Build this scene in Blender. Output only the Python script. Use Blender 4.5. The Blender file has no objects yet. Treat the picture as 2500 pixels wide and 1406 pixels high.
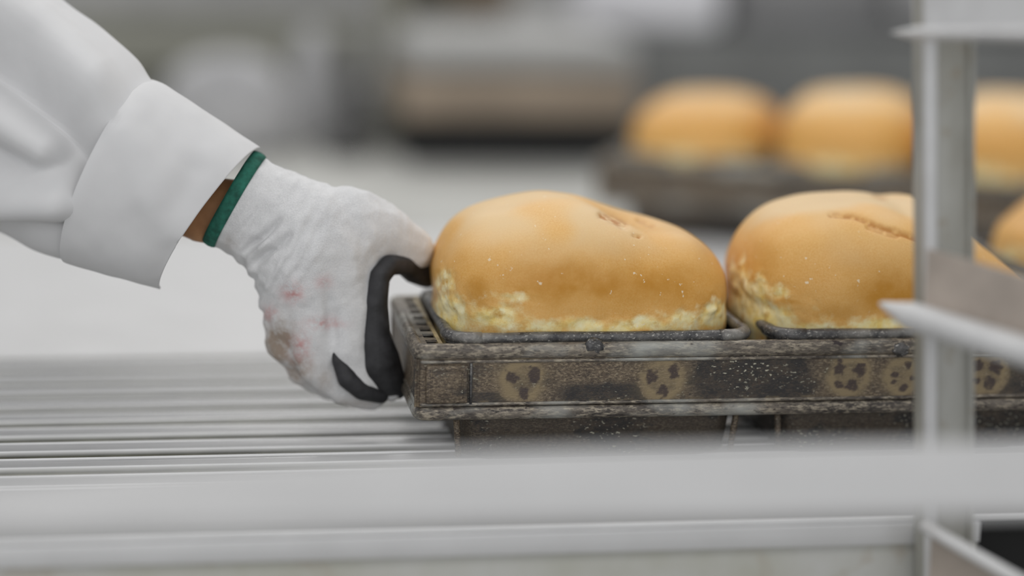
import bpy, bmesh, math, random
import numpy as np
from mathutils import Vector, Matrix, noise
random.seed(7)
scene = bpy.context.scene
COL = scene.collection
# ------------------------------------------------------------------ camera
F = 5200.0                                   # focal length in pixels of the 2500 px frame
CP = np.array([-0.17054548, -1.51197756, 0.34267169])
YAW, PITCH, ROLL = -0.15805622, 0.19013131, 0.02211188
def basis():
    cy, sy, cp, sp = math.cos(YAW), math.sin(YAW), math.cos(PITCH), math.sin(PITCH)
    fw = np.array([-sy*cp, cy*cp, -sp]); rt = np.array([cy, sy, 0.]); up = np.cross(rt, fw)
    cr, sr = math.cos(ROLL), math.sin(ROLL)
    return rt*cr+up*sr, -rt*sr+up*cr, fw
RT, UP, FW = basis()
cam = bpy.data.cameras.new('camera'); camo = bpy.data.objects.new('camera', cam); COL.objects.link(camo)
cam.sensor_width = 36.0; cam.lens = F/2500*36
M = Matrix.Identity(4)
for i in range(3):
    M[i][0], M[i][1], M[i][2], M[i][3] = RT[i], UP[i], -FW[i], CP[i]
camo.matrix_world = M
cam.clip_start = 0.05; cam.clip_end = 60
cam.dof.use_dof = True; cam.dof.focus_distance = 1.585; cam.dof.aperture_fstop = 1.12; cam.dof.aperture_blades = 9
scene.camera = camo
# ------------------------------------------------------------------ light
scene.view_settings.view_transform = 'Standard'; scene.view_settings.look = 'None'
scene.view_settings.gamma = 1.0; scene.view_settings.use_curve_mapping = False
scene.view_settings.exposure = 0.0
w = bpy.data.worlds.new('world'); scene.world = w; w.use_nodes = True
w.node_tree.nodes['Background'].inputs[0].default_value = (0.80, 0.81, 0.83, 1)
w.node_tree.nodes['Background'].inputs[1].default_value = 0.58
def area(name, loc, sx, sy, power, col=(1, .98, .95)):
    l = bpy.data.lights.new(name, 'AREA'); l.shape = 'RECTANGLE'; l.size = sx; l.size_y = sy
    l.energy = power; l.color = col
    o = bpy.data.objects.new(name, l); o.location = loc; COL.objects.link(o); return o
area('ceiling_light_over_table', (0.1, 0.7, 1.75), 2.6, .7, 14)
area('ceiling_light_near_camera', (-0.3, -1.3, 1.75), 2.6, .6, 10)
front_fill = area('front_fill_behind_camera', (-0.6, -3.4, 1.0), 3.2, 1.6, 23, (1, 1, 1)); front_fill.rotation_euler = (math.radians(76), 0, 0)  # unseen fill light added behind the camera to brighten the loaf fronts
area('ceiling_light_far', (0.6, 3.2, 1.75), 3.0, .7, 31)

# ------------------------------------------------------------------ helpers
def px(x, y, Y):
    """point of the bakery on the upright plane at depth Y seen at photo pixel x, y"""
    d = FW + RT*(x-1250)/F - UP*(y-703)/F
    return CP + d*((Y-CP[1])/d[1])
def pz(x, y, Z):
    d = FW + RT*(x-1250)/F - UP*(y-703)/F
    return CP + d*((Z-CP[2])/d[2])
def proj(P):
    d = np.asarray(P)-CP; z = d@FW
    return 1250+F*(d@RT)/z, 703-F*(d@UP)/z
def sm(a, b, x):
    t = np.clip((np.asarray(x, float)-a)/(b-a), 0, 1); return t*t*(3-2*t)
def fbm(P, s, seed=0.0, o=3):
    return np.array([noise.fractal(Vector((p[0]*s+seed, p[1]*s+seed*1.7, p[2]*s-seed)), .9, 2.0, o) for p in P])
def obj(name, v, f, mat, parent=None, smooth=True):
    me = bpy.data.meshes.new(name)
    me.from_pydata([tuple(map(float, p)) for p in v], [], [tuple(q) for q in f]); me.update()
    if smooth:
        me.polygons.foreach_set('use_smooth', [True]*len(me.polygons))
    if mat: me.materials.append(mat)
    o = bpy.data.objects.new(name, me); COL.objects.link(o)
    if parent: o.parent = parent
    return o
def bmobj(name, bm, mat, parent=None, smooth=False):
    me = bpy.data.meshes.new(name); bm.to_mesh(me); bm.free()
    if smooth: me.polygons.foreach_set('use_smooth', [True]*len(me.polygons))
    me.materials.append(mat)
    o = bpy.data.objects.new(name, me); COL.objects.link(o)
    if parent: o.parent = parent
    return o
def boxbm(bm, x0, x1, y0, y1, z0, z1, bev=0.0, seg=2):
    r = bmesh.ops.create_cube(bm, size=1.0)
    for v in r['verts']:
        v.co = Vector(((x0+x1)/2+v.co.x*(x1-x0), (y0+y1)/2+v.co.y*(y1-y0), (z0+z1)/2+v.co.z*(z1-z0)))
    if bev > 0:
        es = list({e for v in r['verts'] for e in v.link_edges})
        bmesh.ops.bevel(bm, geom=es, offset=bev, segments=seg, affect='EDGES', profile=.5)
def box(name, b, mat, parent=None, bev=0.0, seg=2):
    bm = bmesh.new(); boxbm(bm, *b, bev=bev, seg=seg)
    return bmobj(name, bm, mat, parent, smooth=bev > 0)
def empty(name, loc=(0, 0, 0), rz=0.0):
    o = bpy.data.objects.new(name, None); o.location = loc; o.rotation_euler = (0, 0, rz); o.empty_display_size = .05
    COL.objects.link(o); return o
def tag(o, label, cat, group=None, kind=None):
    o['label'] = label; o['category'] = cat
    if group: o['group'] = group
    if kind: o['kind'] = kind
    return o
def struct(o, label, cat):
    o['kind'] = 'structure'; o['label'] = label; o['category'] = cat; return o
def sweep(path, rad, n=12, closed=False, flat=1.0, upv=(0, 0, 1)):
    """tube along path; rad a number or list"""
    P = np.array(path, float); m = len(P)
    rad = np.ones(m)*rad if np.isscalar(rad) else np.array(rad, float)
    T = np.roll(P, -1, 0)-np.roll(P, 1, 0)
    if not closed: T[0] = P[1]-P[0]; T[-1] = P[-1]-P[-2]
    T /= np.linalg.norm(T, axis=1)[:, None]
    V, Fc = [], []
    u = np.array(upv, float)
    for i in range(m):
        a = np.cross(T[i], u); a /= np.linalg.norm(a)+1e-9; b = np.cross(a, T[i])
        for k in range(n):
            th = 2*math.pi*k/n
            V.append(P[i]+rad[i]*(a*math.cos(th)+b*math.sin(th)*flat))
    for i in range(m if closed else m-1):
        j = (i+1) % m
        for k in range(n):
            l = (k+1) % n
            Fc.append((i*n+k, i*n+l, j*n+l, j*n+k))
    if not closed:
        Fc.append(tuple(range(n-1, -1, -1))); Fc.append(tuple((m-1)*n+k for k in range(n)))
    return V, Fc
def blob_mesh(name, chains, mat, parent=None, voxel=.0025, smooth=6, yscale=1.0, yc=.1):
    """continuous skin around chains of tapered balls: [(x, y, z, r), ...] per chain"""
    bm = bmesh.new()
    for ch in chains:
        for a, b in zip(ch[:-1], ch[1:]):
            pa, pb = np.array(a[:3]), np.array(b[:3]); n = max(2, int(np.linalg.norm(pb-pa)/(.35*min(a[3], b[3])))+1)
            for i in range(n+1):
                t = i/n; c = pa*(1-t)+pb*t; r = a[3]*(1-t)+b[3]*t
                ret = bmesh.ops.create_icosphere(bm, subdivisions=2, radius=r)
                for v in ret['verts']:
                    v.co = Vector((v.co.x+c[0], v.co.y*yscale+c[1], v.co.z+c[2]))
    me = bpy.data.meshes.new(name); bm.to_mesh(me); bm.free()
    o = bpy.data.objects.new(name, me); COL.objects.link(o)
    md = o.modifiers.new('r', 'REMESH'); md.mode = 'VOXEL'; md.voxel_size = voxel
    ms = o.modifiers.new('s', 'SMOOTH'); ms.factor = .5; ms.iterations = smooth
    dg = bpy.context.evaluated_depsgraph_get()
    me2 = bpy.data.meshes.new_from_object(o.evaluated_get(dg))
    o.modifiers.clear(); o.data = me2; bpy.data.meshes.remove(me); me2.name = name
    me2.polygons.foreach_set('use_smooth', [True]*len(me2.polygons))
    me2.materials.clear(); me2.materials.append(mat)
    if parent: o.parent = parent
    return o
def coords(o):
    a = np.zeros(len(o.data.vertices)*3); o.data.vertices.foreach_get('co', a); return a.reshape(-1, 3)
def setco(o, a): o.data.vertices.foreach_set('co', a.ravel()); o.data.update()
def colattr(o, name, rgb):
    at = o.data.color_attributes.new(name, 'FLOAT_COLOR', 'POINT')
    c = np.ones((len(o.data.vertices), 4)); c[:, :3] = rgb; at.data.foreach_set('color', c.ravel())

# ------------------------------------------------------------------ materials
def lin(r, g, b):
    f = lambda c: (c/255/12.92 if c/255 <= .04045 else ((c/255+.055)/1.055)**2.4)
    return (f(r), f(g), f(b), 1)
class NT:
    def __init__(s, name):
        s.m = bpy.data.materials.new(name); s.m.use_nodes = True; s.t = s.m.node_tree; s.p = s.t.nodes['Principled BSDF']
    def n(s, ty, **k):
        nd = s.t.nodes.new(ty)
        for a, b in k.items(): setattr(nd, a, b)
        return nd
    def l(s, a, b): s.t.links.new(a, b)
    def noise(s, scale, detail=4, rough=.55, stretch=None, coord='Object', w=None):
        tc = s.n('ShaderNodeTexCoord'); o = tc.outputs[coord]
        if stretch:
            mp = s.n('ShaderNodeMapping'); mp.inputs['Scale'].default_value = stretch; s.l(o, mp.inputs[0]); o = mp.outputs[0]
        if w is not None:
            mp = s.n('ShaderNodeMapping'); mp.inputs['Location'].default_value = (w, w*2, -w); s.l(o, mp.inputs[0]); o = mp.outputs[0]
        nz = s.n('ShaderNodeTexNoise'); nz.inputs['Scale'].default_value = scale; nz.inputs['Detail'].default_value = detail
        nz.inputs['Roughness'].default_value = rough; s.l(o, nz.inputs['Vector']); return nz.outputs['Fac']
    def ramp(s, fac, a, b, c0=(0, 0, 0, 1), c1=(1, 1, 1, 1)):
        r = s.n('ShaderNodeValToRGB'); r.color_ramp.elements[0].position = a; r.color_ramp.elements[1].position = b
        r.color_ramp.elements[0].color = c0; r.color_ramp.elements[1].color = c1; s.l(fac, r.inputs[0]); return r.outputs[0]
    def mix(s, fac, a, b, mode='MIX'):
        m = s.n('ShaderNodeMix', data_type='RGBA', blend_type=mode)
        for sock, val in ((m.inputs[0], fac), (m.inputs[6], a), (m.inputs[7], b)):
            if isinstance(val, (int, float, tuple)): sock.default_value = val
            else: s.l(val, sock)
        return m.outputs[2]
    def math(s, op, a, b=0.0, clamp=False):
        m = s.n('ShaderNodeMath', operation=op, use_clamp=clamp)
        for sock, val in ((m.inputs[0], a), (m.inputs[1], b)):
            if isinstance(val, (int, float)): sock.default_value = val
            else: s.l(val, sock)
        return m.outputs[0]
    def attr(s, name):
        a = s.n('ShaderNodeVertexColor', layer_name=name)
        sp = s.n('ShaderNodeSeparateColor'); s.l(a.outputs[0], sp.inputs[0]); return sp.outputs
    def bump(s, h, strength=.3, dist=.001):
        b = s.n('ShaderNodeBump'); b.inputs['Strength'].default_value = strength; b.inputs['Distance'].default_value = dist
        s.l(h, b.inputs['Height']); s.l(b.outputs[0], s.p.inputs['Normal'])
    def set(s, col=None, rough=None, metal=None, **k):
        for nm, v in (('Base Color', col), ('Roughness', rough), ('Metallic', metal)):
            if v is None: continue
            if isinstance(v, (int, float, tuple)): s.p.inputs[nm].default_value = v
            else: s.l(v, s.p.inputs[nm])
        for nm, v in k.items(): s.p.inputs[nm].default_value = v
        return s.m
def simple(name, col, rough=.6, metal=0.0, var=.12, scale=8, stretch=None):
    t = NT(name); nz = t.noise(scale, 4, .55, stretch)
    dark = tuple(c*(1-var*2) for c in col[:3])+(1,); lite = tuple(min(1, c*(1+var)) for c in col[:3])+(1,)
    return t.set(t.ramp(nz, .3, .7, dark, lite), rough, metal)

def mat_slat(name='table_sheet_steel', k=1.0, metal=.12, rough=.38):
    t = NT(name)
    a = t.noise(3, 5, .6, (1.5, 40, 40)); b = t.noise(14, 4, .6)
    c = t.mix(t.ramp(b, .35, .75), (.66*k, .66*k, .66*k, 1), (.76*k, .76*k, .765*k, 1))
    c = t.mix(t.ramp(a, .3, .8), c, (.70*k, .70*k, .70*k, 1))
    t.bump(t.noise(40, 3, .6, (.5, 30, 30)), .08, .0004)
    return t.set(c, rough, metal)
def mat_tin(name='baked_on_tin', soot=0.0):
    t = NT(name)
    m = t.attr('wear'); R_, G_, B_ = m[0], m[1], m[2]
    big = t.noise(22, 5, .6, (1, 1, 1.4)); fine = t.noise(760, 4, .65, (.45, 1, 1)); mid = t.noise(95, 5, .65, (.6, 1, 1)); sp = t.noise(560, 2, .5, (.55, 1, 1))
    base = t.mix(t.ramp(mid, .35, .7), (.075, .056, .042, 1), (.19, .145, .098, 1))
    base = t.mix(t.ramp(fine, .47, .66), base, (.33, .265, .18, 1))
    base = t.mix(t.ramp(t.noise(1000, 3, .6, (.5, 1, 1), w=1.0), .52, .68), base, (.055, .042, .035, 1))
    # soot patches
    so = t.math('ADD', t.ramp(big, .52, .62), t.math('ADD', t.math('MULTIPLY', B_, 2.0), soot), True)
    so = t.math('MULTIPLY', so, t.ramp(t.math('ADD', t.math('MULTIPLY', mid, .5), t.math('MULTIPLY', fine, .5)), .36, .52), True)
    base = t.mix(t.math('MULTIPLY', so, .92), base, (.028, .028, .03, 1))
    # pale flour and scuffs
    pal = t.math('MULTIPLY', t.ramp(sp, .62, .68), t.ramp(big, .50, .62))
    base = t.mix(pal, base, (.58, .56, .44, 1))
    tn = t.math('MULTIPLY', R_, t.ramp(mid, .2, .55), True)
    base = t.mix(tn, base, (.29, .225, .13, 1))
    base = t.mix(t.math('MULTIPLY', G_, t.ramp(fine, .2, .45), True), base, (.048, .034, .038, 1))
    h = t.math('ADD', fine, mid); t.bump(h, .6, .0008)
    return t.set(base, t.ramp(mid, .2, .8, (.35, .35, .35, 1), (.65, .65, .65, 1)), .25)
def mat_rail():
    t = NT('worn_rail_metal')
    a = t.noise(55, 5, .65, (.25, 1, 1)); b = t.noise(480, 4, .65, (.3, 1, 1)); big = t.noise(14, 4, .6, (.6, 1, 1))
    base = t.mix(t.ramp(a, .35, .65), (.06, .052, .047, 1), (.22, .19, .155, 1))
    base = t.mix(t.ramp(b, .47, .64), base, (.40, .35, .27, 1))
    base = t.mix(t.ramp(t.noise(700, 3, .6, (.3, 1, 1), w=7.0), .55, .68), base, (.04, .033, .03, 1))
    base = t.mix(t.ramp(big, .5, .68), base, (.44, .45, .42, 1))
    base = t.mix(t.ramp(t.noise(120, 4, .6, (.4, 1, 1), w=3.1), .62, .68), base, (.045, .035, .035, 1))
    t.bump(t.math('ADD', a, b), .4, .0006)
    return t.set(base, .42, .35)
def mat_rim():
    t = NT('dark_rolled_rim')
    a = t.noise(120, 5, .65); b = t.noise(35, 4, .6)
    base = t.mix(t.ramp(a, .35, .7), (.05, .05, .053, 1), (.16, .155, .15, 1))
    base = t.mix(t.ramp(b, .5, .7), base, (.26, .25, .23, 1))
    base = t.mix(t.ramp(t.noise(620, 3, .6, (.5, 1, 1), w=4.0), .58, .68), base, (.42, .41, .38, 1))
    t.bump(t.math('ADD', a, t.noise(300, 3, .6)), .6, .0008)
    return t.set(base, .38, .35)
def mat_bread():
    t = NT('golden_crust')
    m = t.attr('crust'); pale, toast, scab = m[0], m[1], m[2]
    lo = t.noise(16, 4, .55); mid = t.noise(85, 5, .6); fi = t.noise(700, 3, .6); sp = t.noise(230, 2, .5)
    top = t.mix(t.ramp(lo, .35, .65), (.82, .46, .14, 1), (.76, .39, .085, 1))
    top = t.mix(t.ramp(fi, .3, .8), top, (.87, .55, .20, 1))
    top = t.mix(t.math('MULTIPLY', t.attr('top_sheen')[0], .75), top, (.80, .60, .34, 1))
    tst = t.math('MULTIPLY', toast, t.ramp(mid, .15, .6, (.55, .55, .55, 1)), True)
    c = t.mix(tst, top, (.58, .26, .022, 1))
    crumb = t.mix(t.ramp(mid, .35, .65), (.92, .70, .22, 1), (.97, .88, .55, 1))
    crumb = t.mix(t.ramp(t.noise(60, 4, .6, w=5.0), .55, .68), crumb, (.66, .39, .09, 1))
    pl = t.math('ADD', pale, t.math('MULTIPLY', t.math('SUBTRACT', mid, .5), 1.3))
    pl = t.ramp(pl, .25, .75)
    pl = t.math('MULTIPLY', pl, t.ramp(pale, .04, .2))
    c = t.mix(pl, c, crumb)
    fl = t.math('MULTIPLY', t.ramp(sp, .70, .735), t.ramp(lo, .42, .58))
    c = t.mix(t.math('MULTIPLY', fl, .75), c, (.92, .82, .62, 1))
    c = t.mix(t.math('MULTIPLY', scab, t.ramp(mid, .3, .5), True), c, (.50, .20, .025, 1))
    hh = t.math('ADD', t.math('MULTIPLY', mid, t.math('ADD', t.math('MULTIPLY', pale, 1.6), .25)), t.math('MULTIPLY', fi, .25))
    t.bump(hh, .35, .0016)
    t.set(c, .48, 0.0); t.p.inputs['Subsurface Weight'].default_value = .06; t.p.inputs['Subsurface Radius'].default_value = (.01, .005, .002)
    t.p.inputs['Subsurface Scale'].default_value = .4
    return t.m
def mat_glove():
    t = NT('grey_knit')
    m = t.attr('stain'); mid = t.noise(110, 5, .65); fi = t.noise(900, 3, .6)
    big = t.noise(26, 4, .55)
    c = t.mix(t.ramp(mid, .3, .7), (.66, .66, .665, 1), (.78, .78, .785, 1))
    c = t.mix(t.ramp(big, .42, .7), c, (.62, .62, .625, 1))
    c = t.mix(t.ramp(fi, .35, .8), c, (.82, .82, .82, 1))
    c = t.mix(t.math('MULTIPLY', m[1], t.ramp(mid, .25, .62), True), c, (.36, .29, .235, 1))
    c = t.mix(t.math('MULTIPLY', m[0], t.ramp(mid, .38, .6), True), c, (.60, .30, .29, 1))
    t.bump(t.math('ADD', fi, t.math('MULTIPLY', mid, .6)), .5, .0009)
    return t.set(c, .9, 0.0)
def mat_cloth(name, col):
    t = NT(name); b = t.noise(30, 4, .5)
    c = t.mix(t.ramp(b, .3, .7), col, tuple(x*.95 for x in col[:3])+(1,))
    t.bump(t.noise(1400, 2, .5), .12, .0004)
    return t.set(c, .85, 0.0)
def mat_skin():
    t = NT('skin'); b = t.noise(70, 4, .55)
    c = t.mix(t.ramp(b, .35, .65), (.50, .25, .11, 1), (.40, .185, .075, 1))
    t.set(c, .5); t.p.inputs['Subsurface Weight'].default_value = .1; t.p.inputs['Subsurface Scale'].default_value = .004
    return t.m
def mat_post():
    t = NT('stained_galvanised_post'); a = t.noise(14, 4, .6, (1, 1, .35)); b = t.noise(60, 5, .65)
    c = t.mix(t.ramp(a, .35, .65), (.27, .26, .22, 1), (.46, .46, .43, 1))
    c = t.mix(t.ramp(b, .58, .75), c, (.30, .25, .18, 1))
    return t.set(c, .5, .15)
SHEET = mat_slat(); SLAT = mat_slat('brushed_slat_steel', .80, .45, .27); TIN = mat_tin(); SOOT = mat_tin('sooty_tin_body', .62); RAIL = mat_rail(); RIM = mat_rim(); BREAD = mat_bread(); KNIT = mat_glove()
COAT = mat_cloth('white_coat_cotton', (.71, .71, .715, 1)); SKIN = mat_skin(); POST = mat_post()
BLACK = simple('black_rubber_coating', (.030, .030, .033), .55, 0, .3, 90)
GREEN = simple('green_knit_hem', (.02, .15, .105), .85, 0, .25, 160)
DARK = simple('dark_gap_shade', (.02, .02, .02), .8)  # near-black colour stands in for the shade inside gaps and openings
TANSTRIP = simple('tan_edge_metal', (.45, .36, .2), .5, .2, .25, 80)
RACK = simple('satin_rack_steel', (.66, .66, .66), .5, .12, .06, 20)
def mat_apron():
    t = NT('blotched_apron'); b = t.noise(9, 4, .6); c_ = t.noise(17, 3, .6, w=2.0)
    c = t.mix(t.ramp(b, .35, .68), (.50, .50, .43, 1), (.62, .62, .60, 1))
    c = t.mix(t.ramp(c_, .55, .72), c, (.44, .38, .30, 1))
    return t.set(c, .55, 0.0)
APRON = mat_apron()

# ------------------------------------------------------------------ setting
ZT = -.090                       # top of the slatted table
ZF = -.99
struct(box('floor', (-4, 5, -3, 5.2, ZF-.05, ZF), simple('floor_grey', (.33, .33, .31), .5, 0, .15, 3)), 'grey bakery floor', 'floor')
struct(box('wall_back', (-4, 5, 5.2, 5.3, ZF, 1.9), simple('wall_grey', (.50, .50, .49), .7, 0, .1, 1.5)), 'pale grey back wall of the bakery', 'wall')

# ------------------------------------------------------------------ slatted table
tb = empty('slatted_table', (0, 0, ZF))
tag(tb, 'long slatted brushed steel table carrying the front bread tins', 'table')
def on_table(o):
    o.parent = tb; o.location = (0, 0, -ZF); return o
PITCH_S, GAP = .0455, .0190
y0 = -.016
XL, XR = -1.1, 1.5
def slat_mesh(wd, h=.003, r=.0011):
    # thin strip with a small rolled bead along both edges
    bead = [(r-r*math.cos(math.pi*k/6), r*math.sin(math.pi*k/6)) for k in range(7)]
    prof = [(0, -h)]+bead+[(2*r+(wd-4*r)*k/4, -.0004) for k in (0, 1, 2, 3, 4)]+[(wd-p[0], p[1]) for p in reversed(bead)]+[(wd, -h)]
    n = len(prof); V = [(XL, p[0], p[1]) for p in prof]+[(XR, p[0], p[1]) for p in prof]
    Fc = [(i, i+1, n+i+1, n+i) for i in range(n-1)]+[(n-1, 0, n, 2*n-1), tuple(range(n-1, -1, -1)), tuple(range(n, 2*n))]
    return V, Fc
BEAD = simple('slat_edge_highlight', (.90, .90, .90), .25, .1, .05, 60, (.2, 1, 1))  # near-white colour stands in for the highlight along the slat edges
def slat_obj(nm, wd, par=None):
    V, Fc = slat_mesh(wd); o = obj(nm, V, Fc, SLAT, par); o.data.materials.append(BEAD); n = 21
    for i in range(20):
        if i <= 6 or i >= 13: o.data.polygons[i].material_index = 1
    return o
proto = slat_obj('slat', PITCH_S-GAP); on_table(proto); proto.location = (0, y0, ZT-ZF)
for i in range(1, 9):
    s = proto.copy(); COL.objects.link(s); s.location = (0, y0+i*PITCH_S, ZT-ZF); s.parent = tb
YE = y0+24*PITCH_S
on_table(box('table_sheet', (XL, XR, y0+9*PITCH_S, YE, ZT-.003, ZT), SHEET, tb))
fs = slat_obj('front_ledge', .110+GAP-.004, tb); fs.location = (0, y0-.110-GAP, ZT-ZF)
YFRONT = y0-.110-GAP
on_table(box('edge_lip', (XL, px(2392, 1290, YFRONT)[0], YFRONT-.002, YFRONT+.004, ZT-.018, ZT-.0032), SHEET, tb, .001))
on_table(box('apron', (XL, px(2392, 1290, YFRONT)[0], YFRONT+.002, YFRONT+.010, ZT-.17, ZT-.0032), APRON, tb, .002))
on_table(box('under_tray', (XL, XR, YFRONT+.03, YE, ZT-.012, ZT-.003), simple('olive_tray', (.15, .15, .11), .7, 0, .25, 20), tb))
for xa in (XL+.05, XR-.12):
    for ya in (YFRONT+.04, YE-.08):
        on_table(box('leg', (xa, xa+.05, ya, ya+.05, ZF, ZT-.012), RACK, tb, .004))
on_table(box('opening_shade', (px(2385, 1290, YFRONT)[0], XR-.2, YFRONT+.05, YFRONT+.30, ZT-.40, ZT-.013), DARK, tb))  # solid dark block standing for the shade in the opening under the table
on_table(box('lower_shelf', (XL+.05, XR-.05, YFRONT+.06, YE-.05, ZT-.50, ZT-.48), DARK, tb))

# ------------------------------------------------------------------ bread tins
def rrect(x0, x1, y0, y1, r, z, n=6, step=.012):
    P = []
    for cx, cy, a0 in ((x1-r, y0+r, -90), (x1-r, y1-r, 0), (x0+r, y1-r, 90), (x0+r, y0+r, 180)):
        for k in range(n+1):
            a = math.radians(a0+90*k/n); P.append((cx+r*math.cos(a), cy+r*math.sin(a), z))
    out = []
    for i in range(len(P)):
        a, b = np.array(P[i]), np.array(P[(i+1) % len(P)]); m = max(1, int(np.linalg.norm(b-a)/step))
        for k in range(m): out.append(a+(b-a)*k/m)
    return out
FR_H = .052
def tin_set(n, L, D, detail=True, gapx=.0120, led=.0225):
    root = empty('bread_tin_set')
    pitch = L+gapx; Lx = led*2+n*L+(n-1)*gapx
    # front band as a fine plate whose wear is laid out on its surface
    def band(name, P0, ux, ln, wearf=None):
        nx, nz = (int(ln/.0011), 42) if wearf else (40, 6)
        us = np.linspace(0, ln, nx); vs = np.linspace(-.041, -.005, nz)
        U_, Vv = np.meshgrid(us, vs)
        ux = np.array(ux, float); nrm = np.array((ux[1], -ux[0], 0))
        pts = np.array(P0)+U_.ravel()[:, None]*ux+np.array((0, 0, 1.))*Vv.ravel()[:, None]
        back = pts-nrm*.002
        f = []
        N = nx*nz
        for j in range(nz-1):
            for i in range(nx-1):
                a = j*nx+i; f.append((a, a+1, a+nx+1, a+nx)); f.append((N+a, N+a+nx, N+a+nx+1, N+a+1))
        o = obj(name, np.vstack([pts, back]), f, TIN, root)
        if wearf:
            w_ = wearf(U_.ravel(), Vv.ravel()); colattr(o, 'wear', np.vstack([w_, w_]))
        return o
    marks = [(.080, -.0215, 0), (.186, -.023, 1), (.331, -.0215, 2), (.373, -.023, 3), (.440, -.021, 2), (.56, -.022, 1), (.66, -.022, 0)]
    def wear(u, v):
        R_ = np.zeros_like(u); G_ = np.zeros_like(u); B_ = np.zeros_like(u)
        nzv = fbm(np.stack([u, v, 0*u], 1), 120, 3.3, 3); nz2 = fbm(np.stack([u, v, 0*u], 1), 260, 8.3, 2)
        for mx, mz, kd in marks:
            d = np.hypot(u-mx, v-mz)+nzv*.0014
            rad = .0142 if kd != 3 else .013
            ring = np.exp(-((d-rad)/.0032)**2)*.75+.45*(d < rad)+.3*np.exp(-(np.maximum(d-rad, 0)/.008)**2)
            R_ = np.maximum(R_, ring)
            spots = {0: [(-.0085, .002, .0054, .0045), (.0085, .0035, .0040, .0065), (.002, -.0105, .0042, .0050)],
                     1: [(-.0085, .003, .0050, .0056), (.0085, .006, .0038, .0056), (.001, -.0085, .0042, .0052)],
                     2: [(-.008, .0055, .0045, .0055), (.0075, .004, .0050, .0060), (.003, -.0085, .0050, .0045), (-.008, -.007, .0035, .0030)],
                     3: [(-.006, .001, .0028, .002), (-.007, -.004, .0025, .0022), (.004, .009, .0026, .0028), (.001, -.009, .0034, .0034), (.008, -.002, .003, .002)]}[kd]
            for sx, sz, ra, rb in spots:
                q = np.hypot((u-mx-sx)/ra, (v-mz-sz)/rb)+nz2*.6
                G_ = np.maximum(G_, (1-sm(.75, 1.15, q))*.85)
        for cx, cz, ax, az in ((.255, -.022, .042, .026), (.145, -.036, .035, .010), (.05, -.037, .02, .006), (.47, -.02, .03, .03), (.60, -.03, .04, .02)):
            B_ = np.maximum(B_, np.exp(-(((u-cx)/ax)**4+((v-cz)/az)**4)))
        B_ *= (R_ < .3)
        R_ = np.maximum(R_, .6*np.exp(-((v+.039)/.002)**2)*sm(-.1, .3, nzv))
        return np.stack([R_, G_, B_], 1)
    band('front_band', (0, .0015, 0), (1, 0), Lx, wear if detail else None) if False else None
    fb = band('front_band', (0, .0015, 0), (1, 0, 0), Lx, wear if detail else None)
    band('end_band', (.0015, D, 0), (0, -1, 0), D)
    band('end_band', (Lx-.0015, 0, 0), (0, 1, 0), D)
    band('back_band', (Lx, D-.0015, 0), (-1, 0, 0), Lx)
    def rail(name, z, r, inset, flat):
        P = rrect(inset, Lx-inset, inset, D-inset, .006, z)
        Vv, f = sweep(P, r, 12, True, flat); return obj(name, Vv, f, RAIL, root)
    rail('top_rail', .0003, .0046, .003, 1.35)
    rail('lower_rail', -.0465, .0042, .003, 1.25)
    rail('top_bead', -.0072, .0015, .0018, 1.0)
    rail('lower_bead', -.0395, .0015, .0018, 1.0)
    # end ledges with slots
    for side in (0, 1):
        sx = (lambda a: a) if side == 0 else (lambda a: Lx-a)
        def strip(nm, a, b, ya, yb, mat=RAIL, z=.0045):
            xa, xb = sorted((sx(a), sx(b))); return box(nm, (xa, xb, ya, yb, z-.0016, z), mat, root)
        lg = strip('ledge', .003, .0098, .003, D-.003)
        strip('ledge_edge', .0185, .0215, .004, D-.004, TANSTRIP)
        ns = 8
        for k in range(ns+1):
            yy = .006+(D-.012)*k/ns
            strip('ledge_bar', .0098, .0185, yy-.0042, yy+.0042)
        strip('slot_shade', .003, .0215, .004, D-.004, DARK, -.006)  # near-black strip paints the shade seen through the slots
    for k in range(n):
        x0 = led+k*pitch; x1 = x0+L; r = .016
        t = empty('tin'); t.parent = root
        # shell: outer and inner walls, tapered
        rings = [(0.0, .008), (0.004, .000), (.0085, -.05), (.0125, -.084), (.02, -.0888)]
        inner = [(.024, -.083), (.0145, -.079), (.0065, -.01), (.003, .008)]
        Vv, f = [], []
        loops = [rrect(x0+.003+i, x1-.003-i, .0065+i, D-.0065-i, r, z, 5, 1.0) for i, z in rings+inner]
        m = len(loops[0])
        for lp in loops: Vv += list(lp)
        for a in range(len(loops)-1):
            for q in range(m):
                f.append((a*m+q, a*m+(q+1) % m, (a+1)*m+(q+1) % m, (a+1)*m+q))
        f.append(tuple((len(rings)-1)*m+q for q in range(m))[::-1]); f.append(tuple(len(rings)*m+q for q in range(m)))
        obj('tin_body', Vv, f, SOOT, t)
        P = rrect(x0+.0045, x1-.0045, .0075, D-.0075, r, .0088)
        P = [p+np.array((0, 0, 1))*float(noise.noise(Vector((p[0]*60, p[1]*60, k)))*.0005) for p in P]
        Vv, f = sweep(P, .0044, 12, True); obj('rim', Vv, f, RIM, t)
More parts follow.
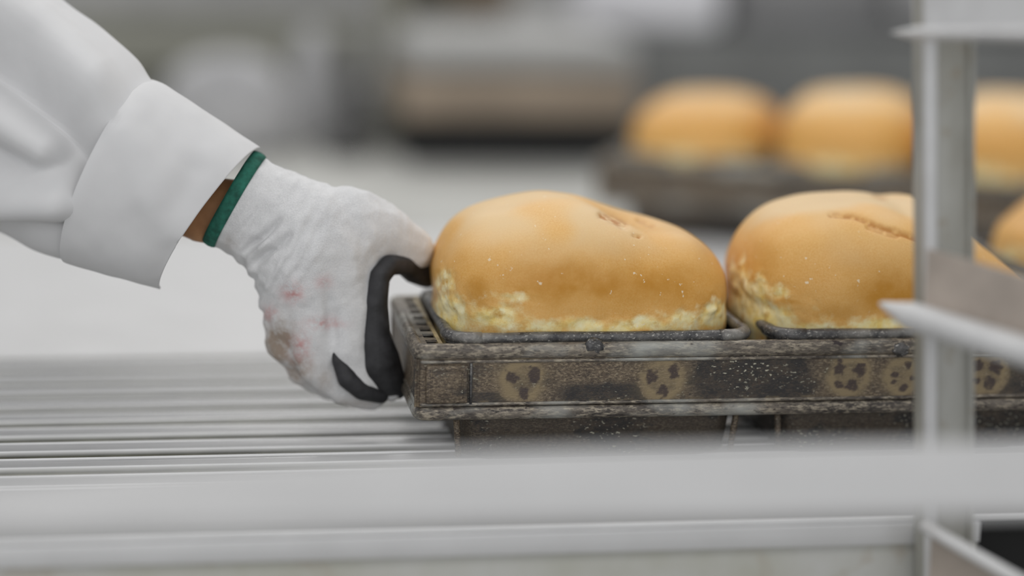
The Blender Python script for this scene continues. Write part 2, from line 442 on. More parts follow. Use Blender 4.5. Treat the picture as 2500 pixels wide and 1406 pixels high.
        if detail:
            for cx, cy, a0 in ((x0+.0045+r, .0075+r, 180), (x1-.0045-r, .0075+r, 270), (x0+.0045+r, D-.0075-r, 90), (x1-.0045-r, D-.0075-r, 0)):
                arc = [(cx+r*math.cos(math.radians(a0+q*11.25)), cy+r*math.sin(math.radians(a0+q*11.25)), .0088) for q in range(9)]
                e0 = np.array(arc[-1])+(np.array(arc[-1])-np.array(arc[-2]))*2.2; s0 = np.array(arc[0])+(np.array(arc[0])-np.array(arc[1]))*2.2
                Vv, f = sweep([s0]+arc+[e0], .0051, 12); obj('rim_clip', Vv, f, RIM, t)
            # seams down the corners of the tin body
            for xx in (x0+.010, x1-.010):
                Vv, f = sweep([(xx, .0135, -.05), (xx+(.003 if xx < (x0+x1)/2 else -.003), .0175, -.083)], .0025, 8); obj('corner_seam', Vv, f, TIN, t)
    if detail:
        for bx, bz in ((.133, .004), (.370, -.001), (.60, .002)):
            bm = bmesh.new(); bmesh.ops.create_icosphere(bm, subdivisions=3, radius=1)
            for v in bm.verts:
                q = 1+.4*noise.noise(v.co*1.9+Vector((bx*50, 0, 0)))+.2*noise.noise(v.co*5); v.co = Vector((bx+v.co.x*.0068*q, -.0004+v.co.y*.0026*q, bz+v.co.z*.0056*q))
            bmobj('solder_lump', bm, RIM, root, True)
        for px0 in (.008, Lx-.04):
            bm = bmesh.new(); boxbm(bm, px0, px0+.031, -.0012, .002, -.038, -.0095, .0012)
            cp_ = bmobj('corner_plate', bm, TIN, root, True)
            Vv, f = sweep([(px0+.004, -.001, -.034), (px0+.004, -.001, -.013), (px0+.027, -.001, -.013), (px0+.027, -.001, -.034)], .0009, 6, True, upv=(0, 1, 0))
            obj('plate_border', Vv, f, TIN, cp_)
            obj('plate_lap', *sweep([(px0+.0335, .0008, -.039), (px0+.0335, .0008, -.008)], .0012, 6, upv=(0, 1, 0)), RIM, root)
    return root, pitch, led, Lx
D1 = .19; L1 = .235
ts, pitch, led, LX1 = tin_set(3, L1, D1, True)
ts.location = (0, 0, 0)
tag(ts, 'sharp dark scorched strapped bread tin set held by the gloved hand', 'bread tin')

# ------------------------------------------------------------------ loaves
def polyd(q, pl):
    best = np.full(len(q), 1e9); sgn = np.zeros(len(q)); tt = np.zeros(len(q)); n = len(pl)-1
    for i in range(n):
        A, B = np.array(pl[i], float), np.array(pl[i+1], float); d = B-A
        t = np.clip(((q-A)@d)/(d@d), 0, 1); v = q-A-t[:, None]*d; ds = np.linalg.norm(v, axis=1)
        s = np.sign(d[0]*v[:, 1]-d[1]*v[:, 0]); m = ds < best
        best[m] = ds[m]; sgn[m] = s[m]; tt[m] = (i+t[m])/n
    return best*sgn, tt
def loaf(name, L, W, prof, seed, dents=(), toast=(), pales=(), scabs=(), res=(300, 110), pinch=.055, lean=0.0, loc=None, pale_px=(), toast_px=(), scab_px=()):
    """dome of crust over a rectangular tin: prof = [(x, height)] along its length"""
    NA, NV = res
    xs, hs = np.array([p[0] for p in prof]), np.array([p[1] for p in prof])
    S = lambda q: (1-np.clip(q, 0, 1)**3.6)**(1/2.35)
    A = np.linspace(0, 2*np.pi, NA, endpoint=False)
    e = 3.0
    Rr = (np.abs(np.cos(A)/(L/2))**e+np.abs(np.sin(A)/(W/2))**e)**(-1/e)
    keep = np.abs(xs) < .90*L/2
    xf = np.linspace(-L/2, L/2, 241); hf = np.interp(xf, xs[keep], (hs/S(np.abs(xs)/(L/2)+1e-6))[keep])
    ker = np.exp(-(np.arange(-24, 25)/7.0)**2); hf = np.convolve(np.pad(hf, 24, mode='edge'), ker/ker.sum(), mode='valid')
    xs, Hn = xf, hf
    V = []
    below = [(-.045, .90), (-.02, .915), (-.006, .925)]
    for zb, k in below:
        V.append(np.stack([Rr*k*np.cos(A), Rr*k*np.sin(A), np.full(NA, zb)], 1))
    for j in range(NV):
        t = (j/(NV-1)); t = t**.9*math.pi/2
        q = math.cos(t)
        x = Rr*q**.72*np.cos(A); y = Rr*q**.72*np.sin(A)
        H = np.interp(x, xs, Hn)
        z = H*S(np.full(NA, q**.72))
        p = 1-pinch*(1-sm(0, .045, z))
        V.append(np.stack([x*p, y*p, z], 1))
    V = np.vstack(V); nb = len(below); NR = nb+NV
    zz = V[:, 2]
    hi = sm(.0, .02, zz)
    Pn = V.copy()
    V = V*(1+(.030*fbm(Pn, 9, seed)*hi)[:, None])
    for (cx, cy, cz, rx, ry, rz, am) in dents:
        g = np.exp(-(((Pn[:, 0]-cx)/rx)**2+((Pn[:, 1]-cy)/ry)**2+((Pn[:, 2]-cz)/rz)**2))
        nrm = Pn-np.array((0, 0, .02)); nrm = nrm*np.array((.35, 1, 1)); nrm /= np.linalg.norm(nrm, axis=1)[:, None]+1e-9
        V = V+nrm*(am*g)[:, None]
    # masks
    bn = fbm(Pn, 22, seed+4, 3)
    pale = .75*(1-sm(.000, .030, zz+bn*.012))
    for (cx, cy, cz, rx, ry, rz, am) in pales:
        pale = np.maximum(pale, am*np.exp(-(((Pn[:, 0]-cx)/rx)**2+((Pn[:, 1]-cy)/ry)**2+((zz-cz)/rz)**2)))
    tst = .55*np.exp(-((zz-.046-bn*.008)/.020)**2)
    for (cx, cy, cz, rx, ry, rz, am) in toast:
        tst = np.maximum(tst, am*np.exp(-(((Pn[:, 0]-cx)/rx)**2+((Pn[:, 1]-cy)/ry)**2+((zz-cz)/rz)**2)))
    scab = np.zeros(len(V))
    if loc is not None:                                   # where the crust tore or browned
        qq = np.array([proj(p+np.array(loc)) for p in V]); nearm = (1-sm(-.01, .05, Pn[:, 1]))*(zz > -.01)
        wob = np.stack([fbm(Pn, 38, seed+6, 3), fbm(Pn, 38, seed+7, 3)], 1)*16
        bl = lambda L_: np.maximum.reduce([am*np.exp(-np.abs((qq[:, 0]+wob[:, 0]-x)/rx)**2.4-np.abs((qq[:, 1]+wob[:, 1]-y)/ry)**2.4) for x, y, rx, ry, am in L_])*nearm
        if pale_px: pale = np.maximum(pale*.55, bl(pale_px))
        if toast_px: tst = np.maximum(tst*.6, bl(toast_px)*(1-.7*np.clip(pale, 0, 1)))
        for pl, wd, am in scab_px:
            dd, _ = polyd(qq+wob*.25, pl); g = np.exp(-(dd/wd)**2)*nearm; scab = np.maximum(scab, am*g*sm(-.5, .25, fbm(Pn, 170, seed+9, 2)+.2)); V[:, 2] -= .0022*g
    fn = fbm(Pn, 120, seed+9, 2)
    for (ax, ay, bx, by, wd, am) in scabs:                # crack lines seen from above
        a = np.array((ax, ay)); b = np.array((bx, by)); d = b-a
        t = np.clip(((Pn[:, :2]-a)@d)/(d@d), 0, 1); dist = np.linalg.norm(Pn[:, :2]-a-t[:, None]*d, axis=1)+fn*.003
        g = np.exp(-(dist/wd)**2)*(zz > .03); scab = np.maximum(scab, am*g)
        V[:, 2] -= .0025*g*(zz > .03)
    rough = (fbm(Pn, 110, seed+2, 3)*.0024+fbm(Pn, 45, seed+3, 2)*.0016-.0012)*pale*hi
    V = V+(Pn*np.array((1, 1, 0))/(np.linalg.norm(Pn[:, :2], axis=1)[:, None]+1e-9))*rough[:, None]
    V[:, 0] += lean*zz
    f = []
    for j in range(NR-1):
        for i in range(NA):
            k = (i+1) % NA; f.append((j*NA+i, j*NA+k, (j+1)*NA+k, (j+1)*NA+i))
    f.append(tuple(range(NA-1, -1, -1)))
    f.append(tuple((NR-1)*NA+i for i in range(NA)))
    o = obj(name, V, f, BREAD)
    top_sheen = sm(.050, .088, zz+bn*.012)*sm(-.35, .35, fbm(Pn, 14, seed+11, 2)+.15)  # paler loaf tops: the grazing sheen is painted into the crust colour
    colattr(o, 'top_sheen', np.stack([top_sheen]*3, 1))
    colattr(o, 'crust', np.stack([np.clip(pale, 0, 1), np.clip(tst, 0, 1), np.clip(scab, 0, 1)], 1))
    return o
P1 = [(-.112, .062), (-.104, .072), (-.091, .084), (-.067, .0985), (-.045, .105), (-.024, .108), (0, .104), (.012, .099), (.042, .0872), (.070, .0775), (.091, .0665), (.104, .055), (.112, .045)]
ZL = .006
cx1 = led+L1/2
P1 = [(x_*1.05, h_*.905) for x_, h_ in P1]
loc1 = (cx1-.002, D1/2, ZL)
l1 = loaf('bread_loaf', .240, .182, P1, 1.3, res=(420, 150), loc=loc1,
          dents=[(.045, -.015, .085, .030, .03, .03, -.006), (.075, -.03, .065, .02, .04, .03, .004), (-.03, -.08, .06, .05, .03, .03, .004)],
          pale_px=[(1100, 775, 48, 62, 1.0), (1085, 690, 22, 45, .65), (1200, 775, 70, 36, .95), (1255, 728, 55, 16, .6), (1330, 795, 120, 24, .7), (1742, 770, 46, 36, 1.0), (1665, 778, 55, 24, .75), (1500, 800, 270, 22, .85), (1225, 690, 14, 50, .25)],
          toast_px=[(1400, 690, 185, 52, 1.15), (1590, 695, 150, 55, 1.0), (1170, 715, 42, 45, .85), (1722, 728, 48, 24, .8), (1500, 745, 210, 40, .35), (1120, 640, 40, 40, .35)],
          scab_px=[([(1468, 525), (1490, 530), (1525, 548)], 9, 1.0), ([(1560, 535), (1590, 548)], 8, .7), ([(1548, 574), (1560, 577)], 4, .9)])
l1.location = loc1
tag(l1, 'golden domed loaf next to the gloved hand in the front tin', 'bread', 'loaves in the front tin set')
P2 = [(-.115, .064), (-.104, .075), (-.085, .091), (-.06, .1015), (-.03, .107), (-.012, .1085), (.005, .106), (.018, .1015), (.03, .102), (.045, .101), (.06, .086), (.085, .066), (.10, .052), (.112, .04)]
P2 = [(x_-.008, h_*.895) for x_, h_ in P2]
loc2 = (cx1+pitch-.006, D1/2, ZL)
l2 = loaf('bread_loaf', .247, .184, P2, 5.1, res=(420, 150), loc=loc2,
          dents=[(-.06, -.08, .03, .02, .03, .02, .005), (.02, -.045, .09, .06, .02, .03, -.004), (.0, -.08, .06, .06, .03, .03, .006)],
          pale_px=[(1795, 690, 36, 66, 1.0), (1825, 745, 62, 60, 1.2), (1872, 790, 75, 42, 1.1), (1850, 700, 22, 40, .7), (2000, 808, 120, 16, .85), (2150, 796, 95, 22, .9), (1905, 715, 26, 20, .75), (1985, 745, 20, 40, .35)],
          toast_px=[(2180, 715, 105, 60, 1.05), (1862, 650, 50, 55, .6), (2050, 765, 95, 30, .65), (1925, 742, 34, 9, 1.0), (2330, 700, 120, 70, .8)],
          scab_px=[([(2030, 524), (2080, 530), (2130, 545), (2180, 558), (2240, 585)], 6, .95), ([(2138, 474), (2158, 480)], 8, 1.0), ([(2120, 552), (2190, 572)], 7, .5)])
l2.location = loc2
tag(l2, 'golden loaf with a brown crack partly hidden by the steel post', 'bread', 'loaves in the front tin set')

# second tin set behind, with the loaf that peeps out at the right edge
ts2, pit2, _, _ = tin_set(2, L1, D1, False)
ts2.location = (.548, .222, 0)
tag(ts2, 'dark bread tin set hidden behind the cracked loaf and steel post', 'bread tin')
for k in range(1):
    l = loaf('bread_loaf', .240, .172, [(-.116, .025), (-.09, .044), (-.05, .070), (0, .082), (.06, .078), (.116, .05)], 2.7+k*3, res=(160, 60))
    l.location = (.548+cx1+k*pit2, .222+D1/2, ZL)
    tag(l, 'pale golden loaf peeping out behind the post at the right edge', 'bread')

# blurred tins with loaves behind
RB = math.radians(-27)
ts3, pit3, led3, L3 = tin_set(4, .176, .25, False)
B0 = pz(1452, 392, 0); B0 = np.array((B0[0], B0[1]-.01, 0))
ts3.location = B0; ts3.rotation_euler = (0, 0, RB)
tag(ts3, 'blurred dark tin set standing far behind the post with loaves', 'bread tin')
Pb = [(-.125, .04), (-.10, .055), (-.06, .068), (0, .074), (.05, .072), (.09, .06), (.125, .045)]
BSH = (0, 0, 0)
names = ['blurred golden loaf at the left end of the background tins', 'blurred golden loaf in the background just left of the post', 'blurred golden loaf in the background just right of the post']
for k in range(3):
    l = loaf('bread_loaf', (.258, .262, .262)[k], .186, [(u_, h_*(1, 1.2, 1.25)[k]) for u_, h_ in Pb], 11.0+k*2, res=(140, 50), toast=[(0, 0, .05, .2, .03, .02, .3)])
    c, s = math.cos(RB), math.sin(RB)
    lx, ly = led3+.088+k*pit3, .125+BSH[k]
    l.location = (B0[0]+lx*c-ly*s, B0[1]+lx*s+ly*c, .006)
    l.rotation_euler = (0, 0, RB+math.pi/2)
    tag(l, names[k], 'bread', 'loaves in the blurred background tins')

# ------------------------------------------------------------------ the worker's arm
person = empty('person', tuple(px(-700, 0, .5)[:2])+(ZF,))
tag(person, "baker's right arm in a white coat sleeve and grey work glove pushing a tin", 'person')
def C(x, y, Y, r): p = px(x, y, Y); return (p[0], p[1], p[2], r)
def own(o):
    o.parent = person; o.location = tuple(-np.array(person.location)); return o
# bare forearm and hand inside the clothes: one mesh
arm = blob_mesh('body', [[C(-420, -120, .34, .050), C(-60, 160, .24, .044), C(300, 400, .15, .034), C(500, 512, .117, .0275), C(590, 520, .109, .0265), C(700, 570, .10, .028), C(790, 650, .10, .028)],
                         [C(790, 650, .10, .024), C(855, 790, .092, .009)], [C(790, 600, .10, .018), C(940, 585, .108, .011)]], SKIN, None, .004, 8, .66)
own(arm); arm['label'] = 'brown forearm skin showing between sleeve and glove'
YS = .72
glove_ch = [
    [C(560, 478, .112, .0400), C(620, 512, .108, .0400), C(690, 553, .104, .0435), C(760, 605, .10, .0520), C(775, 655, .10, .0480)],
    [C(760, 605, .10, .0500), C(745, 760, .105, .0340), C(735, 815, .107, .0300)],
    [C(780, 630, .10, .046), C(845, 565, .10, .0360), C(920, 567, .104, .0255), C(1000, 606, .113, .0190), C(1036, 634, .152, .0130)],   # thumb
    [C(800, 660, .095, .036), C(845, 745, .088, .0215), C(850, 850, .082, .0140), C(880, 925, .084, .0122), C(952, 952, .090, .0096)],   # index
    [C(775, 720, .095, .035), C(768, 820, .090, .0225), C(772, 895, .088, .0143), C(832, 956, .090, .0112), C(912, 975, .096, .0092)],   # middle
    [C(745, 760, .10, .0315), C(720, 830, .105, .0172), C(743, 900, .11, .0147), C(798, 943, .118, .0112), C(880, 956, .126, .0092)],   # ring
    [C(740, 770, .11, .028), C(712, 830, .125, .0140), C(745, 885, .132, .0120), C(820, 920, .14, .0090)],   # little finger
]
gl = blob_mesh('glove', glove_ch, KNIT, None, .0018, 6, YS)
a = coords(gl)
# cut the glove open at the hem
ax = px(690, 553, .104)-px(560, 478, .112); ax /= np.linalg.norm(ax)
hem = px(578, 488, .111)
bm = bmesh.new(); bm.from_mesh(gl.data)
bmesh.ops.bisect_plane(bm, geom=bm.verts[:]+bm.edges[:]+bm.faces[:], plane_co=hem, plane_no=ax, clear_inner=True)
bm.to_mesh(gl.data); bm.free()
a = coords(gl)
q = np.array([proj(p) for p in a])
nr = np.zeros(len(a)*3); gl.data.vertices.foreach_get('normal', nr); nr = nr.reshape(-1, 3)
sd = (a-hem)@ax
wr = sm(.012, .03, sd)*(1-sm(.055, .085, sd))
low = sm(470, 620, q[:, 1])
ph = sd*620+2.2*fbm(a, 18, 2.0, 2)
disp = .0009*wr*np.sin(ph+3*fbm(a, 30, 5.0, 2))*(.2+low)+.0010*fbm(a, 45, 1.0, 3)
# a deep crease where the wrist bends
def crease(q, A, B, wd):
    A, B = np.array(A, float), np.array(B, float); d = B-A; t = np.clip(((q-A)@d)/(d@d), 0, 1)
    return np.exp(-(np.linalg.norm(q-A-t[:, None]*d, axis=1)/wd)**2)*np.sin(np.pi*np.clip(t*.9+.1, 0, 1))
front = a[:, 1] < .105
disp -= front*(.0085*crease(q, (680, 540), (588, 625), 9)+.0095*crease(q, (705, 575), (608, 655), 9)+.0025*crease(q, (640, 500), (570, 590), 9)+.002*crease(q, (850, 540), (720, 560), 22))
disp += front*(.0025*crease(q, (680, 560), (600, 640), 10))
disp -= front*.004*crease(q, (800, 700), (818, 860), 14)
setco(gl, a+nr*disp[:, None])
def spot(x, y, rx, ry): return np.exp(-(((q[:, 0]-x)/rx)**2+((q[:, 1]-y)/ry)**2))
red = np.maximum.reduce([spot(715, 715, 26, 22), .8*spot(660, 765, 16, 20), .9*spot(790, 790, 42, 14), .9*spot(735, 850, 26, 34), .5*spot(790, 690, 20, 20)])*(a[:, 1] < .11)
brn = np.maximum.reduce([1.6*spot(682, 840, 40, 55), 1.2*spot(725, 900, 42, 38), .6*spot(790, 930, 22, 30), .4*spot(560, 590, 18, 18), .5*spot(870, 985, 50, 14)])*(a[:, 1] < .14)
colattr(gl, 'stain', np.stack([red, brn, 0*red], 1))
own(gl); gl['label'] = 'light grey knitted work glove with reddish and brown stains'
# black rubber on the palm side of thumb, index and middle finger
pc = blob_mesh('palm_coating', [[C(1040, 668, .140, .0120), C(1012, 660, .120, .0110), C(985, 647, .100, .0080), C(950, 647, .090, .0085), C(927, 675, .084, .0085), C(917, 740, .083, .0100), C(914, 820, .084, .0125), C(925, 885, .086, .0175), C(945, 925, .088, .0145), C(970, 950, .092, .0085)]], BLACK, None, .0016, 4, .8)
pc.parent = gl; pc['label'] = 'black rubber coating on the palm side'
pc2 = blob_mesh('palm_coating', [[C(813, 815, .0815, .0022), C(820, 848, .0800, .0038), C(828, 880, .079, .0060), C(850, 925, .0785, .0085), C(885, 952, .081, .0085), C(930, 966, .085, .0065)]], BLACK, None, .0013, 4, .8)
pc2.parent = gl
# green hem of the glove
e1 = UP-ax*(UP@ax); e1 /= np.linalg.norm(e1); e2 = np.cross(ax, e1)
gv = coords(gl); gv = gv[np.abs((gv-hem)@ax) < .0035]; cen = gv.mean(0); gd = gv-cen
ga = np.arctan2(gd@e2, gd@e1); gr = np.hypot(gd@e1, gd@e2)
NH = 64; prof_h = []
for k in range(NH):
    th = 2*math.pi*k/NH; da = np.abs(np.angle(np.exp(1j*(ga-th)))); m_ = da < .16
    prof_h.append(np.percentile(gr[m_], 75) if m_.any() else np.nan)
prof_h = np.interp(np.arange(NH), [i for i in range(NH) if prof_h[i] == prof_h[i]], [v for v in prof_h if v == v])
V, Fc = [], []
NQ = 10
for k in range(NH):
    th = 2*math.pi*k/NH; rd = e1*math.cos(th)+e2*math.sin(th)
    for q_ in range(NQ):
        u_ = 2*math.pi*q_/NQ
        V.append(cen-ax*.003+rd*(prof_h[k]+.0002+.0020*math.cos(u_))+ax*(.0056*math.sin(u_)))
for k in range(NH):
    for q_ in range(NQ):
        k2, q2 = (k+1) % NH, (q_+1) % NQ; Fc.append((k*NQ+q_, k2*NQ+q_, k2*NQ+q2, k*NQ+q2))
hb = obj('hem', V, Fc, GREEN, gl); hb['label'] = 'green overlocked hem of the glove'

# coat sleeve: lofted from its two outlines, folded like cloth
def loft(name, st, nA, nS, depth, mat, folds=None, parent=None, thick=.0016, jitter=.0, yslant=.25):
    st = [np.array(s, float) for s in st]                     # U.x U.y L.x L.y Y rd
    keys = np.linspace(0, 1, len(st)); ts_ = np.linspace(0, 1, nS)
    arr = np.stack(st); D_ = np.gradient(arr, keys, axis=0)
    rows = []
    for t in ts_:
        i = min(int(t*(len(st)-1)), len(st)-2); h = keys[i+1]-keys[i]; s_ = (t-keys[i])/h
        m0, m1 = D_[i]*h, D_[i+1]*h
        rows.append((2*s_**3-3*s_**2+1)*arr[i]+(s_**3-2*s_**2+s_)*m0+(-2*s_**3+3*s_**2)*arr[i+1]+(s_**3-s_**2)*m1)
    V = []
    for r in rows:
        U_, L_ = px(r[0], r[1], r[4]), px(r[2], r[3], r[4])
        c = (U_+L_)/2; h = (U_-L_)/2
        axd = np.cross(h, np.array((0, 1, 0))); axd /= np.linalg.norm(axd)
        if axd[0] < 0: axd = -axd
        dn = -np.array((0, 1., 0))-axd*yslant
        for k in range(nA):
            th = 2*math.pi*k/nA
            V.append(c+h*math.cos(th)-np.array((0, 1., 0))*r[5]*math.sin(th)-axd*yslant*r[5]*abs(math.sin(th)))
    V = np.array(V); outward = np.zeros_like(V)
    for i in range(nS):
        c = V[i*nA:(i+1)*nA].mean(0); o_ = V[i*nA:(i+1)*nA]-c; outward[i*nA:(i+1)*nA] = o_/np.linalg.norm(o_, axis=1)[:, None]
    if folds is not None:
        q = np.array([proj(p) for p in V]); V = V+outward*folds(V, q, outward)[:, None]
    f = []
    for i in range(nS-1):
        for k in range(nA):
            l = (k+1) % nA; f.append((i*nA+k, i*nA+l, (i+1)*nA+l, (i+1)*nA+k))
    o = obj(name, V, f, mat)
    md = o.modifiers.new('thickness', 'SOLIDIFY'); md.thickness = thick; md.offset = -1
    return o
def fold_profile(d, wu, wd):
    return np.where(d < 0, np.exp(-(d/wu)**2), np.exp(-(d/wd)**2))
def sleeve_folds(V, q, out):
    near = sm(-.1, .35, -out[:, 1])
    r = .0035*fbm(V, 7, 4.0, 2)+.0012*fbm(V, 22, 6.0, 2)
    for pl, h, wu, wd in (([(-200, -60), (-60, 30), (60, 105), (190, 225), (300, 352)], .032, 85, 62),
                          ([(-150, 190), (0, 298), (80, 350), (165, 405)], .020, 50, 42),
                          ([(-200, 480), (0, 476), (110, 476), (225, 478)], .022, 55, 55)):
        d, t = polyd(q, pl); r = r+near*h*fold_profile(d, wu, wd)*sm(1.0, .74, t)
    for pl, h, wd in (([(-60, 120), (60, 200), (170, 320), (235, 420)], -.022, 55), ([(-60, 360), (60, 400), (190, 445)], -.010, 38), ([(-60, 545), (60, 555), (190, 560)], -.008, 40)):
        d, t = polyd(q, pl); r = r+near*h*np.exp(-(d/wd)**2)
    return r
stn = [(440, 250, 235, 640, .128, .060), (372, 208, 172, 632, .135, .066), (330, 150, 95, 612, .15, .070), (250, 82, 0, 566, .17, .072), (140, -5, -120, 520, .20, .074), (-40, -160, -330, 440, .24, .076), (-300, -420, -640, 260, .32, .078), (-480, -900, -900, -300, .38, .082), (-520, -1500, -1050, -1000, .42, .09)]
sl = loft('coat_sleeve', stn, 120, 150, None, COAT, sleeve_folds)
own(sl); sl['label'] = 'white cotton coat sleeve with soft folds'
def cuff_folds(V, q, out):
    near = sm(-.1, .35, -out[:, 1])
    r = .0022*fbm(V, 10, 9.0, 2)+.0008*fbm(V, 35, 3.0, 2)
    d, t = polyd(q, [(300, 330), (360, 470), (420, 560)]); r = r+near*.005*fold_profile(d, 70, 40)
    d, t = polyd(q, [(470, 420), (420, 520), (400, 690)]); r = r-near*.004*np.exp(-(d/40)**2)
    return r
stc = [(634, 362, 392, 702, .110, .050), (590, 332, 352, 692, .113, .054), (520, 285, 285, 672, .118, .058), (430, 226, 215, 650, .125, .063), (392, 204, 182, 640, .130, .067), (368, 200, 172, 636, .133, .068)]
cf = loft('sleeve_cuff', stc, 120, 70, None, COAT, cuff_folds, yslant=.29)
own(cf); cf['label'] = 'wide turned white sleeve cuff'

# ------------------------------------------------------------------ steel rack in the foreground
YP = -.172
rk_base = px(2312, 700, YP)
rk = empty('steel_rack', (rk_base[0], YP, ZF)); tag(rk, 'out of focus steel rack with upright post and angled rails in front', 'rack')
def on_rack(o): o.parent = rk; o.location = tuple(-np.array(rk.location)); return o
xa, xb = px(2254, 700, YP)[0], px(2376, 700, YP)[0]
zc = px(2312, 700, YP)[2]
lean_x = (px(2312, 200, YP)[0]-px(2312, 1200, YP)[0])/(px(2312, 200, YP)[2]-px(2312, 1200, YP)[2])
def post_piece(nm, x0, x1, y0_, y1_, bev, mat):
    bm = bmesh.new(); boxbm(bm, x0, x1, y0_, y1_, ZF, .55, bev, 3)
    for v in bm.verts: v.co.x += (v.co.z-zc)*lean_x
    return on_rack(bmobj(nm, bm, mat, rk, True))
post_piece('upright', xa, xb, YP, YP+.024, .005, POST)
post_piece('upright_lip', xa, xa+.0085, YP-.006, YP+.002, .003, RACK)
post_piece('upright_lip', xb-.004, xb, YP-.004, YP+.002, .0018, POST)
WEB = simple('bread_tinted_web', (.52, .45, .39), .45, .15, .15, 14)  # tan base colour paints in the bread reflected by the rail
def angle_rail(s_px, e_px, Ys, Ye, web, fl, tip, thick=.012, webmat=WEB):
    """L shaped tray rail from behind the post towards the viewer"""
    A, B = px(*s_px, Ys), px(*e_px, Ye)
    d = B-A; n = np.cross(d, (0, 0, 1.)); n /= np.linalg.norm(n)     # n points right-front of travel
    if n[0] > 0: n = -n                                               # towards the loaves on the left
    t = d/np.linalg.norm(d)
    up_ = np.array((0, 0, 1.))
    def ring(P, h, w):                   # rounded lip section
        return [P+n*(w*.5+w*.5*math.cos(u))+up_*(h*.5*math.sin(u)) for u in np.linspace(0, 2*math.pi, 14, endpoint=False)]
    rl = empty('shelf_rail'); on_rack(rl)
    secs = [ring(A-t*tip, thick*.15, fl*.3), ring(A-t*tip*.5, thick*.55, fl*.7)]+[ring(A+d*k/6, thick, fl) for k in range(7)]
    V_ = [p for s_ in secs for p in s_]; f_ = []
    for i in range(len(secs)-1):
        for k in range(14): f_.append((i*14+k, i*14+(k+1) % 14, (i+1)*14+(k+1) % 14, (i+1)*14+k))
    f_ += [tuple(range(14)), tuple((len(secs)-1)*14+k for k in range(14))]
    o = obj('flange', V_, f_, RACK, rl, True)
    thick = .0025
    P = [A, B]; V_ = []
    for p in P:
        for z in (0, web):
            for k in (0, -1): V_.append(p+up_*z+n*thick*k)
    f_ = [(0, 4, 6, 2), (1, 3, 7, 5), (2, 6, 7, 3), (0, 1, 5, 4), (0, 2, 3, 1), (4, 5, 7, 6)]
    o = obj('web', V_, f_, webmat, rl, False)
angle_rail((2254, 768), (2760, 925), YP-.022, YP-.17, .044, .022, .034, .019)
angle_rail((2262, 80), (2760, 84), YP-.022, YP-.17, .030, .016, .028, .0085, webmat=RACK)
angle_rail((2275, 1282), (2760, 1560), YP-.022, YP-.17, -.04, .012, .004, .008)
# long cross bar close to the lens
Q1, Q2 = px(-1400, 1316, -.455), px(3700, 1218, -.495)
TX = [-1400, -600, 0, 600, 1100, 1800, 3700]; TY = [1240, 1215, 1185, 1138, 1104, 1084, 1062]
tops = [px(x_, float(np.interp(x_, TX, TY)), -.42-.03*(x_+600)/3700) for x_ in np.linspace(-1400, 3700, 13)]
nn = np.cross(tops[-1]-tops[0], Q1-tops[0]); nn /= np.linalg.norm(nn)
if nn[2] > 0: nn = -nn
V = []
for i in range(13):
    t = i/12; tp, bt = tops[i], Q1+(Q2-Q1)*t; md_ = (tp+bt)/2-nn*.002
    V += [tp, md_, bt, bt+nn*.004, md_+nn*.006, tp+nn*.004]
Fc = [(i*6+k, i*6+(k+1) % 6, (i+1)*6+(k+1) % 6, (i+1)*6+k) for i in range(12) for k in range(6)]+[tuple(range(6)), tuple(72+k for k in range(6))]
on_rack(obj('guard_plate', V, Fc, simple('dull_guard_steel', (.53, .53, .53), .6, .05, .04, 10), rk, False))

# ------------------------------------------------------------------ blurred bakery behind
ZB = -.13
ct = empty('work_counter', (0.4, 1.9, ZF)); tag(ct, 'pale steel work counter in the blurred background behind the slatted table', 'counter')
def on(o, root): o.parent = root; o.location = tuple(-np.array(root.location)); return o
CT = simple('pale_counter_steel', (.52, .52, .49), .6, 0, .12, 4)
on(box('counter_top', (-1.6, 2.4, YE+.03, 2.9, ZB-.04, ZB), CT, ct, .004), ct)
for xa_ in (-1.5, 2.25):
    for ya_ in (YE+.1, 2.75): on(box('leg', (xa_, xa_+.06, ya_, ya_+.06, ZF, ZB-.04), RACK, ct, .004), ct)
def bgbox(nm, x0, x1, yt, yb, Y, dep, mat, parent=None, bev=.01, root=None, zb=None):
    ybb = 300 if yb is None else yb
    a_, b_ = px(x0, ybb, Y), px(x1, yt, Y); c_ = px((x0+x1)/2, ybb, Y); d_ = px((x0+x1)/2, yt, Y)
    if yb is None: c_[2] = ZB
    if zb is not None: c_[2] = zb
    o = box(nm, (a_[0], b_[0], Y, Y+dep, c_[2], d_[2]), mat, parent, bev, 3)
    if root: on(o, root)
    return o
def bgroot(nm, x, y, Y, label, cat):
    p = px(x, y, Y); r = empty(nm, (p[0], Y, ZB)); return tag(r, label, cat)
g_lt = simple('light_grey_metal', (.42, .42, .41), .5, .3, .1, 5); g_br = simple('brown_board', (.36, .29, .22), .6, 0, .15, 6)
r = bgroot('proving_cabinet', 1250, 385, 1.95, 'low blurred cabinet with grey top, brown band and dark gap', 'cabinet')
bgbox('top_panel', 990, 1560, 100, 182, 1.95, .5, g_lt, r, .012, r)
bgbox('brown_panel', 985, 1560, 182, 292, 1.96, .48, g_br, r, .008, r)
bgbox('recess_shade', 1000, 1550, 292, None, 1.99, .42, DARK, r, .002, r)  # solid dark block in place of the shaded hollow below the panels
r = bgroot('white_crate', 1600, 80, 2.47, 'blurred white plastic crate standing at the top of the picture', 'crate')
wh = simple('white_plastic', (.88, .88, .92), .5, 0, .04, 6)
bgbox('crate_body', 1410, 1780, -160, 78, 2.47, .3, wh, r, .03, r, px(2100, 85, 2.45)[2]); bgbox('crate_rim', 1400, 1788, -190, -160, 2.46, .32, wh, r, .01, r)
r = bgroot('grey_machine', 2050, 170, 2.45, 'dark grey blurred machine housing behind the background loaves', 'machine')
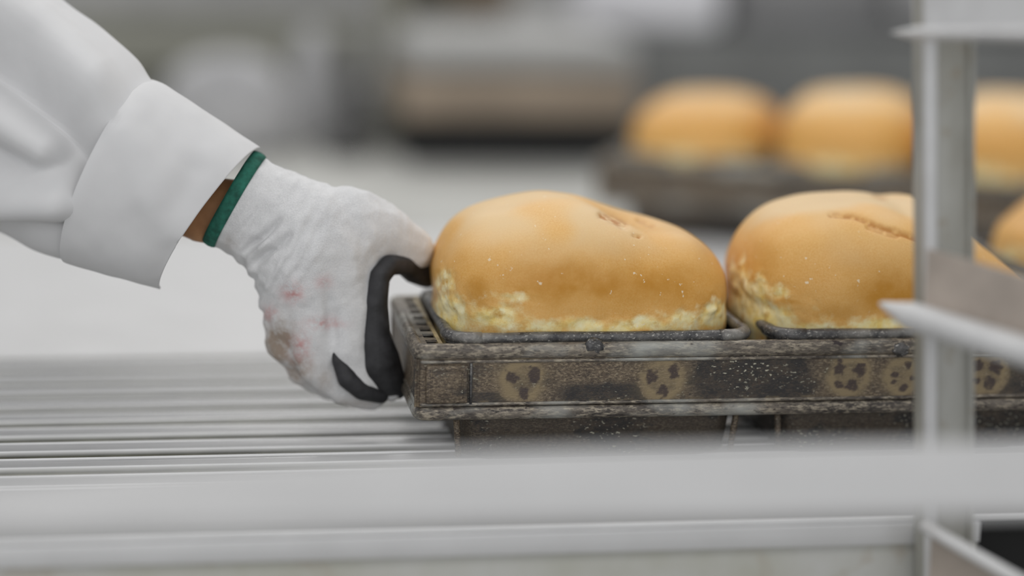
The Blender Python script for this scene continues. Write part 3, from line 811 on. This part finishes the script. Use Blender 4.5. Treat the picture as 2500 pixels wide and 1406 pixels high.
dk = simple('dark_grey_housing', (.20, .205, .20), .5, .1, .12, 5)
bgbox('housing', 1400, 2700, 85, None, 2.45, .35, dk, r, .02, r); bgbox('upper_housing', 1795, 2190, -300, 85, 2.5, .3, simple('mid_grey_housing', (.28, .28, .285), .5, .1, .1, 5), r, .02, r)
bgbox('side_panel', 2190, 2700, -300, 60, 2.48, .3, simple('pale_grey_panel', (.42, .42, .43), .5, .2, .06, 5), r, .02, r)
r = bgroot('dough_machine', 500, 330, 2.5, 'olive grey blurred dough machine behind the white sleeve', 'machine')
ol = simple('olive_grey_paint', (.26, .26, .22), .55, .1, .08, 4)
bgbox('body_panel', -300, 900, 55, 215, 2.5, .35, ol, r, .03, r); bgbox('hood', -300, 960, -250, 55, 2.6, .3, simple('hood_grey', (.56, .56, .56), .5, .2, .1, 5), r, .05, r)
bgbox('base', -300, 700, 215, None, 2.55, .3, simple('base_grey', (.38, .38, .385), .5, .1, .1, 5), r, .03, r)
r = bgroot('steel_column', 960, 380, 2.2, 'slim olive blurred column left of the low cabinet', 'column')
bgbox('shaft', 925, 995, -200, 372, 2.2, .06, simple('olive_column', (.27, .265, .22), .6, .1, .1, 5), r, .008, r); bgbox('column_foot', 905, 1010, 372, None, 2.19, .08, ol, r, .006, r)
r = bgroot('wooden_box', 1120, 60, 2.7, 'dark brown blurred box on the shelf behind the cabinet', 'box')
bgbox('box_body', 1000, 1240, -220, None, 2.7, .3, simple('dark_olive_wood', (.155, .145, .11), .7, 0, .2, 7), r, .01, r); bgbox('box_lid', 1110, 1260, -40, 28, 2.66, .05, simple('brown_lid', (.24, .18, .12), .7, 0, .1, 7), r, .01, r)
def sack(x, y, Y, w_, h_, mat, label, cat='bag', nm='flour_bag'):
    p = px(x, y, Y); bm = bmesh.new(); bmesh.ops.create_icosphere(bm, subdivisions=4, radius=1)
    for v in bm.verts:
        c = v.co.copy(); k = 1+.22*noise.noise(c*1.6+Vector((x*.01, 0, 0)))
        z = max(c.z, -.75)
        v.co = Vector((math.copysign(abs(c.x)**.8, c.x)*w_*k, c.y*w_*.6*k, (z+.75)*h_/1.75))
    o = bmobj(nm, bm, mat, None, True); o.location = (p[0], Y, ZB); tag(o, label, cat); return o
pw = simple('pale_sacking', (.52, .52, .53), .7, 0, .1, 9)
s1 = sack(560, 400, 2.15, .115, .17, pw, 'pale grey blurred flour bag just above the sleeve cuff')
s2 = sack(762, 330, 2.25, .040, .21, pw, 'tall pale blurred bag between the flour bag and the column')
s3 = sack(868, 330, 2.42, .05, .10, simple('grey_sacking', (.42, .42, .43), .7, 0, .1, 9), 'small grey blurred bag beside the olive column')
r = bgroot('black_scale', 850, 390, 2.05, 'small dark blurred gadget in front of the olive column', 'gadget')
bgbox('base', 795, 905, 345, None, 2.05, .10, simple('charcoal', (.07, .07, .068), .6), r, .012, r); bgbox('stem', 838, 878, 120, None, 2.16, .05, simple('charcoal_b', (.10, .10, .095), .6), r, .008, r)
